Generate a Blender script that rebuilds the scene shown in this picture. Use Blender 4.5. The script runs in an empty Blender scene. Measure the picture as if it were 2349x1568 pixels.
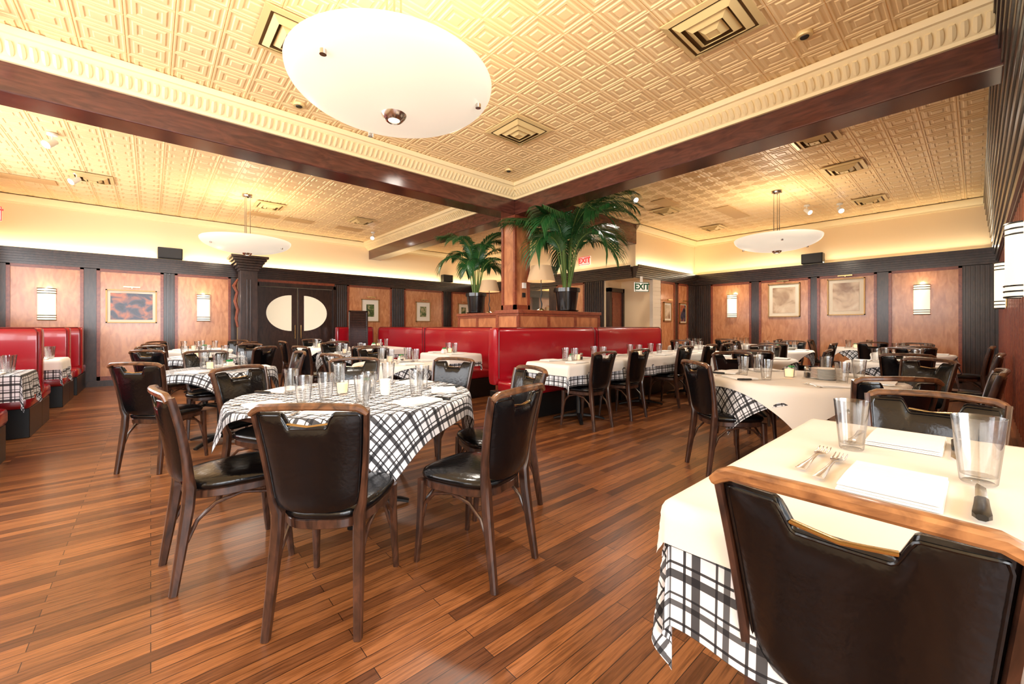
import bpy, bmesh, math, random
from mathutils import Vector, Matrix
random.seed(7)
S=bpy.context.scene
COL=S.collection
try:
    S.view_settings.view_transform='Standard'
    S.view_settings.look='None'
    S.view_settings.exposure=.22
except Exception as e: print(e)

# ---------------------------------------------------------------- materials
def srgb(r,g,b):
    f=lambda c:(c/255/12.92) if c/255<=.04045 else ((c/255+.055)/1.055)**2.4
    return (f(r),f(g),f(b),1)
def nt(name):
    m=bpy.data.materials.new(name); m.use_nodes=True
    n=m.node_tree; b=n.nodes['Principled BSDF']
    return m,n,b
def N(n,t,**k):
    x=n.nodes.new(t)
    for a,v in k.items(): setattr(x,a,v)
    return x
def plain(name,c,rough=.5,metal=0,emit=None,es=0,bump=0,bs=60,coat=0,var=.0,spec=.5):
    m,n,b=nt(name)
    b.inputs['Base Color'].default_value=c; b.inputs['Roughness'].default_value=rough
    b.inputs['Metallic'].default_value=metal; b.inputs['Coat Weight'].default_value=coat
    b.inputs['Specular IOR Level'].default_value=spec
    if emit:
        b.inputs['Emission Color'].default_value=emit; b.inputs['Emission Strength'].default_value=es
    tc=N(n,'ShaderNodeTexCoord'); no=N(n,'ShaderNodeTexNoise'); no.inputs['Scale'].default_value=bs
    n.links.new(tc.outputs['Object'],no.inputs['Vector'])
    if bump:
        bp=N(n,'ShaderNodeBump'); bp.inputs['Strength'].default_value=bump; bp.inputs['Distance'].default_value=.01
        n.links.new(no.outputs['Fac'],bp.inputs['Height']); n.links.new(bp.outputs['Normal'],b.inputs['Normal'])
    if var:
        mx=N(n,'ShaderNodeMixRGB',blend_type='MULTIPLY'); mx.inputs['Fac'].default_value=var
        mx.inputs['Color1'].default_value=c; n.links.new(no.outputs['Fac'],mx.inputs['Color2'])
        n.links.new(mx.outputs['Color'],b.inputs['Base Color'])
    return m
def wood(name,c1,c2,scale=(3,3,30),rough=.35,coat=.2,ns=2.0,dist=1.5):
    m,n,b=nt(name)
    tc=N(n,'ShaderNodeTexCoord'); mp=N(n,'ShaderNodeMapping'); mp.inputs['Scale'].default_value=scale
    no=N(n,'ShaderNodeTexNoise'); no.inputs['Scale'].default_value=ns; no.inputs['Detail'].default_value=6; no.inputs['Distortion'].default_value=dist
    cr=N(n,'ShaderNodeValToRGB'); cr.color_ramp.elements[0].position=.32; cr.color_ramp.elements[1].position=.68
    cr.color_ramp.elements[0].color=c1; cr.color_ramp.elements[1].color=c2
    n.links.new(tc.outputs['Object'],mp.inputs['Vector']); n.links.new(mp.outputs['Vector'],no.inputs['Vector'])
    n.links.new(no.outputs['Fac'],cr.inputs['Fac']); n.links.new(cr.outputs['Color'],b.inputs['Base Color'])
    b.inputs['Roughness'].default_value=rough; b.inputs['Coat Weight'].default_value=coat; b.inputs['Coat Roughness'].default_value=.15
    return m
M={}
M['wall']=plain('painted_plaster',srgb(253,227,184),.8,bump=.05)
M['ceil']=plain('cream_tin',srgb(254,222,166),.42,var=.0)
M['cornice']=plain('cream_plaster',srgb(254,232,182),.5)
M['panel']=wood('maple_panel',srgb(184,118,76),srgb(216,154,106),(5,5,1.6),.26,.5,2.6,1.0)
M['redwood']=wood('cherry_trim',srgb(120,54,36),srgb(150,78,50),(6,6,6),.3,.3)
M['dark']=wood('ebony_stained_wood',srgb(34,22,18),srgb(64,43,35),(8,8,2),.28,.3)
M['beam']=wood('mahogany_beam',srgb(66,32,26),srgb(100,54,42),(1.2,1.2,6),.22,.6,2.5)
M['colwood']=wood('column_cherry',srgb(162,96,60),srgb(206,138,92),(3,3,1.2),.3,.4)
M['chairwood']=wood('walnut_frame',srgb(36,22,17),srgb(80,50,36),(10,10,3),.28,.4)
M['railwood']=wood('worn_walnut_rail',srgb(54,33,22),srgb(114,75,47),(8,8,8),.3,.4)
M['raillight']=wood('scuffed_pale_rail',srgb(92,54,31),srgb(164,114,70),(6,6,12),.32,.4)
M['vinyl']=plain('black_vinyl',srgb(8,8,10),.2,bump=.12,bs=45,coat=.0,spec=.42)
M['red']=plain('red_vinyl',srgb(156,16,30),.22,bump=.08,bs=8,coat=.4)
M['pipe']=plain('dark_red_piping',srgb(96,10,14),.3)
M['black']=plain('black_metal',srgb(18,18,18),.35)
M['blackg']=plain('glossy_black_pot',srgb(14,14,15),.2,coat=.3)
M['brass']=plain('brass',srgb(198,170,116),.2,1)
M['steel']=plain('steel',srgb(205,200,195),.18,1)
M['ventm']=plain('gold_painted_metal',srgb(236,208,146),.35,.15)
M['ventd']=plain('vent_shadow_gap',srgb(112,84,48),.7)
M['white']=plain('white_linen',srgb(226,219,210),.75,bump=.12,bs=9)
M['china']=plain('white_china',srgb(240,236,228),.2,coat=.5)
M['napkin']=plain('napkin_linen',srgb(244,241,237),.8,bump=.1,bs=60)
M['whitem']=plain('white_metal',srgb(240,238,232),.4)
M['brick']=plain('white_tile',srgb(236,226,208),.4,bump=.3,bs=12)
M['bowl']=plain('alabaster_glass',srgb(205,190,165),.3,emit=(1,.89,.72,1),es=.52)
M['sconce']=plain('opal_glass',srgb(255,240,210),.4,emit=(1,.86,.64,1),es=.9)
M['shade']=plain('linen_shade',srgb(196,166,130),.8,emit=(1,.6,.3,1),es=.1,bump=.2,bs=200)
M['cove']=plain('cove_tube',(1,.9,.7,1),.5,emit=(1,.80,.50,1),es=2)
M['bulb']=plain('hot_bulb',(1,1,1,1),.5,emit=(1,.95,.88,1),es=12)
M['candle']=plain('amber_votive_wax',srgb(255,214,160),.4,emit=(1,.6,.3,1),es=1.4)
M['green']=plain('green_packet',srgb(40,150,80),.4)
M['paper']=plain('white_paper',srgb(240,238,230),.7)
M['pepper']=plain('ground_pepper',srgb(50,42,38),.8,bump=.4,bs=300)
M['soil']=plain('dark_soil',srgb(40,28,20),.9,bump=.8)
M['leaf']=plain('palm_leaf',srgb(38,94,44),.33,bump=.1,var=.35,bs=12)
M['stem']=plain('palm_stem',srgb(104,134,62),.5)
M['frame']=plain('gilt_frame',srgb(176,138,84),.35,.5)
M['mat']=plain('picture_mount',srgb(240,232,214),.7)
M['exitred']=plain('exit_letters_red',srgb(214,48,40),.4,emit=srgb(230,50,40),es=.6)
M['exitgreen']=plain('exit_letters_green',srgb(20,90,56),.4)
M['exitface']=plain('exit_face',srgb(246,240,226),.4,emit=(1,.95,.85,1),es=.3)
M['doorpane']=plain('frosted_gold_pane',srgb(246,238,210),.15,emit=(1,.92,.74,1),es=.25)  # pale colour and faint glow imitate glare on the door panes
M['window']=plain('bright_window_pane',srgb(236,240,246),.2,emit=(.92,.96,1,1),es=1)  # glow for the panes added on the left wall
M['mirror']=plain('mirror_glass',srgb(200,180,150),.05,1)
M['cone']=plain('speaker_grille',srgb(34,34,36),.6,bump=.5,bs=300)
M['access']=plain('tan_access_panel',srgb(226,186,126),.6,bump=.05)
def glassm():
    m=bpy.data.materials.new('clear_glass'); m.use_nodes=True; n=m.node_tree; n.nodes.clear()
    out=N(n,'ShaderNodeOutputMaterial'); mx=N(n,'ShaderNodeMixShader'); tr=N(n,'ShaderNodeBsdfTransparent'); gl=N(n,'ShaderNodeBsdfGlossy')
    gl.inputs['Roughness'].default_value=.03
    lw=N(n,'ShaderNodeLayerWeight'); lw.inputs['Blend'].default_value=.35
    cr=N(n,'ShaderNodeValToRGB'); e=cr.color_ramp.elements
    e[0].position=.35; e[0].color=(.93,.935,.935,1); e[1].position=.95; e[1].color=(.30,.31,.32,1)
    n.links.new(lw.outputs['Facing'],cr.inputs['Fac']); n.links.new(cr.outputs['Color'],tr.inputs['Color'])
    mr=N(n,'ShaderNodeMapRange'); mr.inputs['To Min'].default_value=.06; mr.inputs['To Max'].default_value=.6
    n.links.new(lw.outputs['Facing'],mr.inputs['Value']); n.links.new(mr.outputs['Result'],mx.inputs['Fac'])
    n.links.new(tr.outputs[0],mx.inputs[1]); n.links.new(gl.outputs[0],mx.inputs[2]); n.links.new(mx.outputs[0],out.inputs['Surface'])
    return m
M['glass']=glassm()
def artm(name,cols,sc=4):
    m,n,b=nt(name); tc=N(n,'ShaderNodeTexCoord'); no=N(n,'ShaderNodeTexNoise'); no.inputs['Scale'].default_value=sc; no.inputs['Detail'].default_value=3
    no.inputs['Distortion'].default_value=.8
    cr=N(n,'ShaderNodeValToRGB'); e=cr.color_ramp.elements
    e[0].position=.3; e[0].color=cols[0]; e[1].position=.72; e[1].color=cols[-1]
    for i,c in enumerate(cols[1:-1]):
        x=e.new(.3+.42*(i+1)/(len(cols)-1)); x.color=c
    n.links.new(tc.outputs['Object'],no.inputs['Vector']); n.links.new(no.outputs['Fac'],cr.inputs['Fac'])
    n.links.new(cr.outputs['Color'],b.inputs['Base Color']); b.inputs['Roughness'].default_value=.25
    return m
M['art1']=artm('dark_photo_print',[srgb(26,30,44),srgb(60,60,80),srgb(190,110,70),srgb(180,40,40)],4)
M['art2']=artm('sepia_sketch_print',[srgb(150,116,88),srgb(214,190,158),srgb(232,216,190)],3)
M['art3']=artm('small_photo_print',[srgb(40,50,40),srgb(90,110,60),srgb(200,180,140)],9)
def plaid():
    m,n,b=nt('plaid_cloth'); uv=N(n,'ShaderNodeUVMap'); uv.uv_map='UVMap'
    sp=N(n,'ShaderNodeSeparateXYZ'); n.links.new(uv.outputs['UV'],sp.inputs['Vector'])
    def band(src,per,c,w):
        a=N(n,'ShaderNodeMath',operation='WRAP'); a.inputs[1].default_value=per; a.inputs[2].default_value=0
        n.links.new(src,a.inputs[0])
        s=N(n,'ShaderNodeMath',operation='COMPARE'); s.inputs[1].default_value=c; s.inputs[2].default_value=w/2
        n.links.new(a.outputs[0],s.inputs[0]); return s.outputs[0]
    outs=[]
    for ax in ('X','Y'):
        o=None
        for c,w,k in ((.02,.022,.93),(.049,.007,.95),(.095,.015,.88),(.119,.006,.93)):
            x=band(sp.outputs[ax],.15,c,w)
            mu=N(n,'ShaderNodeMath',operation='MULTIPLY'); mu.inputs[1].default_value=k; n.links.new(x,mu.inputs[0])
            if o is None: o=mu.outputs[0]
            else:
                ad=N(n,'ShaderNodeMath',operation='ADD'); n.links.new(o,ad.inputs[0]); n.links.new(mu.outputs[0],ad.inputs[1]); o=ad.outputs[0]
        inv=N(n,'ShaderNodeMath',operation='SUBTRACT'); inv.inputs[0].default_value=1; n.links.new(o,inv.inputs[1]); outs.append(inv.outputs[0])
    pr=N(n,'ShaderNodeMath',operation='MULTIPLY'); n.links.new(outs[0],pr.inputs[0]); n.links.new(outs[1],pr.inputs[1])
    mx=N(n,'ShaderNodeMixRGB'); mx.inputs['Color1'].default_value=srgb(10,10,18); mx.inputs['Color2'].default_value=srgb(220,222,228)
    n.links.new(pr.outputs[0],mx.inputs['Fac']); n.links.new(mx.outputs['Color'],b.inputs['Base Color']); b.inputs['Roughness'].default_value=.8
    return m
M['plaid']=plaid()
def floorm():
    m,n,b=nt('strip_wood_floor'); tc=N(n,'ShaderNodeTexCoord')
    br=N(n,'ShaderNodeTexBrick'); br.offset=.37; br.offset_frequency=2; br.inputs['Scale'].default_value=1
    br.inputs['Brick Width'].default_value=.95; br.inputs['Row Height'].default_value=.062; br.inputs['Mortar Size'].default_value=.0016
    br.inputs['Mortar Smooth'].default_value=.1; br.inputs['Bias'].default_value=-.1
    br.inputs['Color1'].default_value=srgb(100,60,35); br.inputs['Color2'].default_value=srgb(168,108,62); br.inputs['Mortar'].default_value=srgb(50,27,15)
    n.links.new(tc.outputs['Object'],br.inputs['Vector'])
    mp=N(n,'ShaderNodeMapping'); mp.inputs['Scale'].default_value=(2.2,42,1)
    no=N(n,'ShaderNodeTexNoise'); no.inputs['Scale'].default_value=2.2; no.inputs['Detail'].default_value=8; no.inputs['Distortion'].default_value=1.0
    n.links.new(tc.outputs['Object'],mp.inputs['Vector']); n.links.new(mp.outputs['Vector'],no.inputs['Vector'])
    cr=N(n,'ShaderNodeValToRGB'); cr.color_ramp.elements[0].position=.34; cr.color_ramp.elements[0].color=(.32,.28,.25,1)
    cr.color_ramp.elements[1].position=.6; cr.color_ramp.elements[1].color=(1,1,1,1)
    n.links.new(no.outputs['Fac'],cr.inputs['Fac'])
    mx=N(n,'ShaderNodeMixRGB',blend_type='MULTIPLY'); mx.inputs['Fac'].default_value=.75
    n.links.new(br.outputs['Color'],mx.inputs['Color1']); n.links.new(cr.outputs['Color'],mx.inputs['Color2'])
    n.links.new(mx.outputs['Color'],b.inputs['Base Color'])
    mr=N(n,'ShaderNodeMapRange'); mr.inputs['To Min'].default_value=.22; mr.inputs['To Max'].default_value=.42
    n.links.new(no.outputs['Fac'],mr.inputs['Value']); n.links.new(mr.outputs['Result'],b.inputs['Roughness'])
    bp=N(n,'ShaderNodeBump'); bp.inputs['Strength'].default_value=.25; bp.inputs['Distance'].default_value=.004
    n.links.new(br.outputs['Fac'],bp.inputs['Height']); bp.invert=True; n.links.new(bp.outputs['Normal'],b.inputs['Normal'])
    return m
M['floor']=floorm()

# ---------------------------------------------------------------- mesh builder
class MB:
    def __init__(s): s.v=[];s.f=[];s.m=[];s.uv=None
    def add(s,vs,fs,mi=0):
        o=len(s.v); s.v+= [tuple(x) for x in vs]
        for f in fs: s.f.append([i+o for i in f]); s.m.append(mi)
        return s
    def box(s,x0,y0,z0,x1,y1,z1,mi=0):
        return s.add([(x0,y0,z0),(x1,y0,z0),(x1,y1,z0),(x0,y1,z0),(x0,y0,z1),(x1,y0,z1),(x1,y1,z1),(x0,y1,z1)],
          [(0,3,2,1),(4,5,6,7),(0,1,5,4),(1,2,6,5),(2,3,7,6),(3,0,4,7)],mi)
    def lathe(s,pr,n=24,cx=0,cy=0,mi=0,cap=True):
        vs=[];fs=[]
        for r,z in pr:
            for i in range(n):
                a=2*math.pi*i/n; vs.append((cx+r*math.cos(a),cy+r*math.sin(a),z))
        for j in range(len(pr)-1):
            for i in range(n):
                k=(i+1)%n; fs.append((j*n+i,j*n+k,(j+1)*n+k,(j+1)*n+i))
        if cap:
            fs.append(tuple(range(n))[::-1]); fs.append(tuple((len(pr)-1)*n+i for i in range(n)))
        return s.add(vs,fs,mi)
    def sweep(s,pts,rad,n=8,ref=(0,0,1),p=1.0,mi=0,cap=True):
        P=[Vector(x) for x in pts]; ref=Vector(ref); vs=[];fs=[]
        for i,c in enumerate(P):
            t=(P[min(i+1,len(P)-1)]-P[max(i-1,0)]).normalized()
            sd=t.cross(ref)
            if sd.length<1e-4: sd=t.cross(Vector((0,1,.01)))
            sd.normalize(); nn=sd.cross(t)
            ra=rad[i] if isinstance(rad,list) else rad
            if not isinstance(ra,tuple): ra=(ra,ra)
            for k in range(n):
                a=2*math.pi*(k+.5)/n; ca,sa=math.cos(a),math.sin(a)
                ca=math.copysign(abs(ca)**p,ca); sa=math.copysign(abs(sa)**p,sa)
                vs.append(c+sd*ra[0]*ca+nn*ra[1]*sa)
        for j in range(len(P)-1):
            for i in range(n):
                k=(i+1)%n; fs.append((j*n+i,j*n+k,(j+1)*n+k,(j+1)*n+i))
        if cap:
            fs.append(tuple(range(n))[::-1]); fs.append(tuple((len(P)-1)*n+i for i in range(n)))
        return s.add(vs,fs,mi)
    def mesh(s,name,mats,smooth=True,bevel=0,ang=35):
        me=bpy.data.meshes.new(name); me.from_pydata(s.v,[],s.f)
        if not isinstance(mats,(list,tuple)): mats=[mats]
        for m in mats: me.materials.append(M[m])
        for p,mi in zip(me.polygons,s.m): p.material_index=mi
        if s.uv:
            ul=me.uv_layers.new(name='UVMap')
            for l in me.loops: ul.data[l.index].uv=s.uv[l.vertex_index]
        bm=bmesh.new(); bm.from_mesh(me)
        bmesh.ops.recalc_face_normals(bm,faces=bm.faces)
        if bevel:
            bmesh.ops.bevel(bm,geom=list(bm.edges),offset=bevel,segments=2,profile=.5,affect='EDGES',clamp_overlap=True)
        bm.to_mesh(me); bm.free()
        if smooth:
            for p in me.polygons: p.use_smooth=True
            try: me.set_sharp_from_angle(angle=math.radians(ang))
            except Exception: pass
        return me
def O(name,me,loc=(0,0,0),rz=0,parent=None,label=None,cat=None,group=None,kind=None,sc=1,rot=None):
    o=bpy.data.objects.new(name,me); COL.objects.link(o)
    o.location=loc; o.rotation_euler=rot if rot else (0,0,rz); 
    if sc!=1: o.scale=(sc,sc,sc)
    if parent: o.parent=parent
    if label: o['label']=label
    if cat: o['category']=cat
    if group: o['group']=group
    if kind: o['kind']=kind
    return o
def spawn(spec,loc,rz=0,label=None,group=None,sc=1):
    r=O(spec['name'],spec.get('root'),loc,rz,label=label or spec['label'],cat=spec['cat'],group=group,sc=sc)
    for p in spec['parts']:
        c=O(p[0],p[1],(0,0,0),0,parent=r)
        if len(p)>2 and p[2]: c['label']=p[2]
    return r
TR=[0]
def trim(me,label,cat='trim'):
    TR[0]+=1
    return O('trim_%d'%TR[0],me,label=label,cat=cat,kind='structure')
def bx(name,b,mat,label,cat,kind='structure',bevel=0):
    m=MB().box(*b).mesh(name,mat,smooth=False,bevel=bevel)
    return O(name,m,label=label,cat=cat,kind=kind)

CH=3.65
# ---------------------------------------------------------------- room shell
bx('floor',(-2.6,-4,-.1,12,12,0),'floor','strip wood floor with mixed amber and dark boards','floor')
bx('wall_far',(-2.6,11.8,0,8.7,12,CH),'wall','cream painted wall above wood panelling','wall')
bx('wall_right',(11.8,-.5,0,12,5.4,CH),'wall','cream painted wall above wood panelling','wall')
bx('wall_left',(-2.6,-4,0,-2.4,11.8,CH),'wall','cream painted wall beside red booths','wall')
bx('wall_near',(2.75,-.5,0,11.8,-.3,CH),'wall','cream wall with dark moulding','wall')
b=MB().box(8.7,6.3,0,12,12,CH).box(9.4,5.4,0,12,6.3,CH).box(8.7,5.4,2.4,9.4,6.3,CH).box(8.7,6.26,0,9.4,6.3,2.4)
O('wall_back',b.mesh('wall_back','wall',False),label='cream projecting wall block above the exit recess',cat='wall',kind='structure')
for k in range(3):  # windows added on the unseen left wall to brighten the room
    y0=.6+k*3.2
    r=O('window_%d'%(k+1),None,(-2.4,y0,0),label='tall street window with dark frame above the booths',cat='window',kind='structure')
    O('window_pane',MB().box(.0,.06,1.5,.015,2.74,3.1).mesh('wp','window',False),parent=r)
    b=MB().box(0,0,1.42,.05,.06,3.16).box(0,2.74,1.42,.05,2.8,3.16).box(0,0,1.42,.05,2.8,1.5).box(0,0,3.1,.05,2.8,3.16).box(0,1.37,1.5,.04,1.43,3.1)
    O('window_frame',b.mesh('wf','dark',False),parent=r)
# embossed ceiling
b=MB(); T=.305
b.box(-2.6,-4,CH+.03,12,12,CH+.15)
prof=[(.1525,0),(.1475,.008),(.136,.008),(.128,0),(.108,0),(.100,.008),(.078,.008),(.070,.001),(.05,.001),(.042,.009)]
nx=int(14.4/T)+1; ny=int(14.6/T)
for i in range(nx):
    for j in range(ny):
        cx=-2.6+T*(i+.5); cy=-2.6+T*(j+.5)
        if cx>12 or cy>11.9: continue
        if cx>8.85 and cy>5.6: continue
        vs=[];fs=[]
        for h,z in prof:
            z=CH-z*.95+.011
            vs+=[(cx-h,cy-h,z),(cx+h,cy-h,z),(cx+h,cy+h,z),(cx-h,cy+h,z)]
        for k in range(len(prof)-1):
            for q in range(4):
                r=(q+1)%4; fs.append((k*4+q,k*4+r,k*4+4+r,k*4+4+q))
        k=len(prof)-1; fs.append((k*4,k*4+1,k*4+2,k*4+3))
        b.add(vs,fs)
me=bpy.data.meshes.new('ceiling'); me.from_pydata(b.v,[],b.f); me.materials.append(M['ceil'])
O('ceiling',me,label='cream embossed pressed tin tile ceiling',cat='ceiling',kind='structure')
for q in ((1.55,10.15,2.15,10.45),(2.25,10.15,2.85,10.45),(3.4,10.2,4.0,10.5),(7.3,3.9,7.9,4.2),(8.7,3.3,9.9,3.6),(-2.2,10.2,-1.2,10.5)):
    trim(MB().box(q[0],q[1],CH-.012,q[2],q[3],CH-.002).mesh('acc','access',False,bevel=.002),'plain tan ceiling access panel','ceiling panel')

# beams
def beam(b_): 
    trim(MB().box(*b_).mesh('beam','beam',False,bevel=.012),'dark mahogany ceiling beam','ceiling beam')
beam((-2.4,5.37,3.18,4.8,5.73,CH)); beam((5.16,5.37,3.18,8.7,5.73,CH)); beam((4.8,-.3,3.18,5.16,11.8,CH))
def cornice(axis,a0,a1,face,sgn,z0=3.43,z1=CH,w=.2,ribs=True,label='cream egg and dart crown moulding'):
    pr=[(0,z0),(.03,z0),(.035,z0+.03),(.06,z0+.05),(.10,z0+.10),(.15,z0+.14),(.165,z0+.16),(w-.01,z0+.165),(w,z1-.02),(w,z1),(0,z1)]
    pr=[(min(p[0],w),min(p[1],z1)) for p in pr]
    b=MB(); vs=[]
    for a in (a0,a1):
        for o,z in pr:
            c=face+sgn*o
            vs.append((a,c,z) if axis=='x' else (c,a,z))
    n=len(pr)
    b.add(vs,[(i,(i+1)%n,n+(i+1)%n,n+i) for i in range(n)]+[tuple(range(n)),tuple(n+i for i in range(n))])
    if ribs:
        k=int(abs(a1-a0)/.065)
        for i in range(k):
            a=min(a0,a1)+.065*(i+.5)
            L=[(.045,z0+.05,.012),(.06,z0+.062,.022),(.085,z0+.085,.026),(.11,z0+.11,.025),(.135,z0+.13,.018)]
            pts=[]
            for (o,z,rr) in L:
                c=face+sgn*(o+.006); pts.append((a,c,z-.006) if axis=='x' else (c,a,z-.006))
            b.sweep(pts,[(l[2],.014) for l in L],6,(0,0,1))
    trim(b.mesh('cornice','cornice'),label,'crown moulding')
cornice('x',-2.4,4.8,5.37,-1); cornice('y',-.1,5.37,4.8,-1); cornice('y',5.73,11.8,4.8,-1)
cornice('x',-2.4,8.7,11.8,-1,z0=3.5,w=.12,ribs=False,label='plain cream crown moulding')
cornice('y',-.1,5.4,11.8,-1,z0=3.5,w=.12,ribs=False,label='plain cream crown moulding')
cornice('x',8.7,11.8,5.4,-1,z0=3.5,w=.12,ribs=False,label='plain cream crown moulding')
cornice('y',5.73,11.8,8.7,-1,z0=3.5,w=.12,ribs=False,label='plain cream crown moulding')

# column with panelled faces
b=MB(); cx,cy=4.98,5.55
b.box(cx-.16,cy-.16,0,cx+.16,cy+.16,3.18,0)
for sx in (-1,1):
    for sy in (-1,1):
        b.box(cx+sx*.16-.025,cy+sy*.16-.025,0,cx+sx*.16+.025,cy+sy*.16+.025,3.12,1)
b.box(cx-.19,cy-.19,3.08,cx+.19,cy+.19,3.18,1); b.box(cx-.185,cy-.185,1.47,cx+.185,cy+.185,1.6,1)
trim(b.mesh('column',['colwood','redwood'],False),'panelled cherry wood column under the beams','column')
r=O('thermostat',None,(5.02,5.37,1.95),label='small beige thermostat mounted on the wooden column',cat='thermostat')
O('thermostat_body',MB().box(-.035,-.025,-.05,.035,.02,.05).mesh('th','whitem',False,bevel=.004),parent=r)
r=O('light_switch',None,(5.02,5.37,1.78),label='small dark switch plate on the wooden column',cat='switch')
O('switch_plate',MB().box(-.03,-.012,-.04,.03,.02,.04).box(-.008,-.02,-.015,.008,-.012,.015).mesh('sw','black',False,bevel=.002),parent=r)

# wainscot on walls --------------------------------------------------------
class Wl:
    def __init__(s,axis,face,sgn): s.a,s.f,s.s=axis,face,sgn
    def box(s,b,u0,o0,z0,u1,o1,z1,mi=0):
        c0=s.f+s.s*o0; c1=s.f+s.s*o1; lo,hi=min(c0,c1),max(c0,c1)
        if s.a=='x': b.box(u0,lo,z0,u1,hi,z1,mi)
        else: b.box(lo,u0,z0,hi,u1,z1,mi)
FAR=Wl('x',11.8,-1); RGT=Wl('y',11.8,-1); BLF=Wl('x',5.4,-1); BLS=Wl('y',8.7,-1); NER=Wl('x',-.3,1); LFT=Wl('y',-2.4,1)
def panel(W,u0,u1,zt=2.4):
    b=MB(); W.box(b,u0,0,.12,u1,.03,zt,0)
    for q in ((u0,.12,u0+.05,zt),(u1-.05,.12,u1,zt),(u0,zt-.05,u1,zt),(u0,.12,u1,.2)): W.box(b,q[0],0,q[1],q[2],.055,q[3],1)
    W.box(b,u0+.05,0,zt-.07,u1-.05,.04,zt-.05,1)
    trim(b.mesh('panel',['panel','redwood'],False),'figured maple wall panel in a cherry frame','wall panel')
def pil(W,u0,u1,fl=True,zt=2.4):
    b=MB(); W.box(b,u0,0,0,u1,.045,zt)
    if fl:
        n=max(2,int((u1-u0)/.055))
        for i in range(n):
            c=u0+(u1-u0)*(i+.5)/n; W.box(b,c-.014,0,.2,c+.014,.07,zt-.03)
    trim(b.mesh('pilaster','dark',False,bevel=.003),'fluted ebony stained pilaster','pilaster')
def cap(W,u0,u1,z0=2.38,z1=2.65,w=.14):
    b=MB(); n=6
    for i in range(n):
        za=z0+(z1-z0)*i/n; W.box(b,u0,0,za+.008,u1,.06+(w-.06)*((i+1)/n),z0+(z1-z0)*(i+1)/n)
        W.box(b,u0,0,za,u1,.045+(w-.07)*((i)/n),za+.01)
    W.box(b,u0,w-.02,z1,u1,w,z1+.03)
    trim(b.mesh('cap','dark',False),'stepped black stained cap moulding','cap moulding')
def base(W,u0,u1):
    b=MB(); W.box(b,u0,0,0,u1,.06,.12); W.box(b,u0,0,.12,u1,.05,.14)
    trim(b.mesh('bb','dark',False),'dark skirting board','baseboard')
def cove(W,u0,u1):
    b=MB(); W.box(b,u0+.05,.05,2.655,u1-.05,.09,2.67)
    O('cove_light',b.mesh('cove','cove',False),label='warm cove light strip on top of the cap moulding',cat='cove light')
for u0,u1 in ((-1.99,-1.0),(-.82,.21),(.40,1.43),(4.16,5.49),(5.9,7.31),(7.62,8.62)): panel(FAR,u0,u1)
for u0,u1,f in ((-2.4,-1.99,0),(-1.0,-.82,0),(.21,.40,1),(1.43,1.55,0),(3.82,4.16,1),(5.49,5.9,1),(7.31,7.62,1)): pil(FAR,u0,u1,f)
cap(FAR,-2.4,8.7); base(FAR,-2.4,1.95); base(FAR,3.85,8.7); cove(FAR,-2.4,8.7)
for u0,u1 in ((3.89,4.92),(2.61,3.71),(1.425,2.485),(.186,1.24)): panel(RGT,u0,u1)
for u0,u1,f in ((4.92,5.4,1),(3.71,3.89,0),(2.485,2.61,0),(1.24,1.425,0),(-.3,.186,1)): pil(RGT,u0,u1,f)
cap(RGT,-.3,5.4); base(RGT,-.3,5.4); cove(RGT,-.2,5.3)
panel(BLF,9.75,10.55); panel(BLF,10.7,11.3); pil(BLF,11.3,11.8); pil(BLF,10.55,10.7,0)
b=MB(); b.box(9.38,5.34,0,9.75,5.42,2.4)
for i in range(24): b.box(9.375,5.332,i*.1,9.755,5.345,i*.1+.09)
trim(b.mesh('whitetile','brick',False),'white tiled wall end beside the exit door','tiled wall')
cap(BLF,8.6,11.8); base(BLF,9.76,11.8); cove(BLF,8.75,11.7)
panel(BLS,6.9,7.9); panel(BLS,10.2,11.3); pil(BLS,6.3,6.9); pil(BLS,7.9,8.1,0); pil(BLS,10,10.2,0)
cap(BLS,5.45,11.8); base(BLS,6.3,11.8); cove(BLS,5.5,11.7)
b=MB(); BLS.box(b,8.1,0,.3,10,.03,2.38,1); BLS.box(b,8.2,.03,1.0,9.9,.04,2.3,0)
trim(b.mesh('mirror',['mirror','dark'],False),'dark framed wall mirror behind the bar','mirror')
b=MB(); NER.box(b,2.75,0,0,11.8,.02,2.5)
for i in range(40):
    u=2.85+i*.225
    if u<11.7: NER.box(b,u,.02,.2,u+.06,.035,2.4)
trim(b.mesh('nearpanel','redwood',False),'cherry stained panelling','wall panel')
b=MB(); n=11
for i in range(n):
    z0=2.42+(3.62-2.42)*i/n; z1=2.42+(3.62-2.42)*(i+1)/n
    w=.05+.17*((i+1)/n)**.8
    NER.box(b,2.75,0,z0+.02,11.8,w,z1); NER.box(b,2.75,0,z0,11.8,w-.025,z0+.02)
trim(b.mesh('nearcap','dark',False,bevel=.004),'deep stepped dark stained crown moulding','crown moulding')

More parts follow.
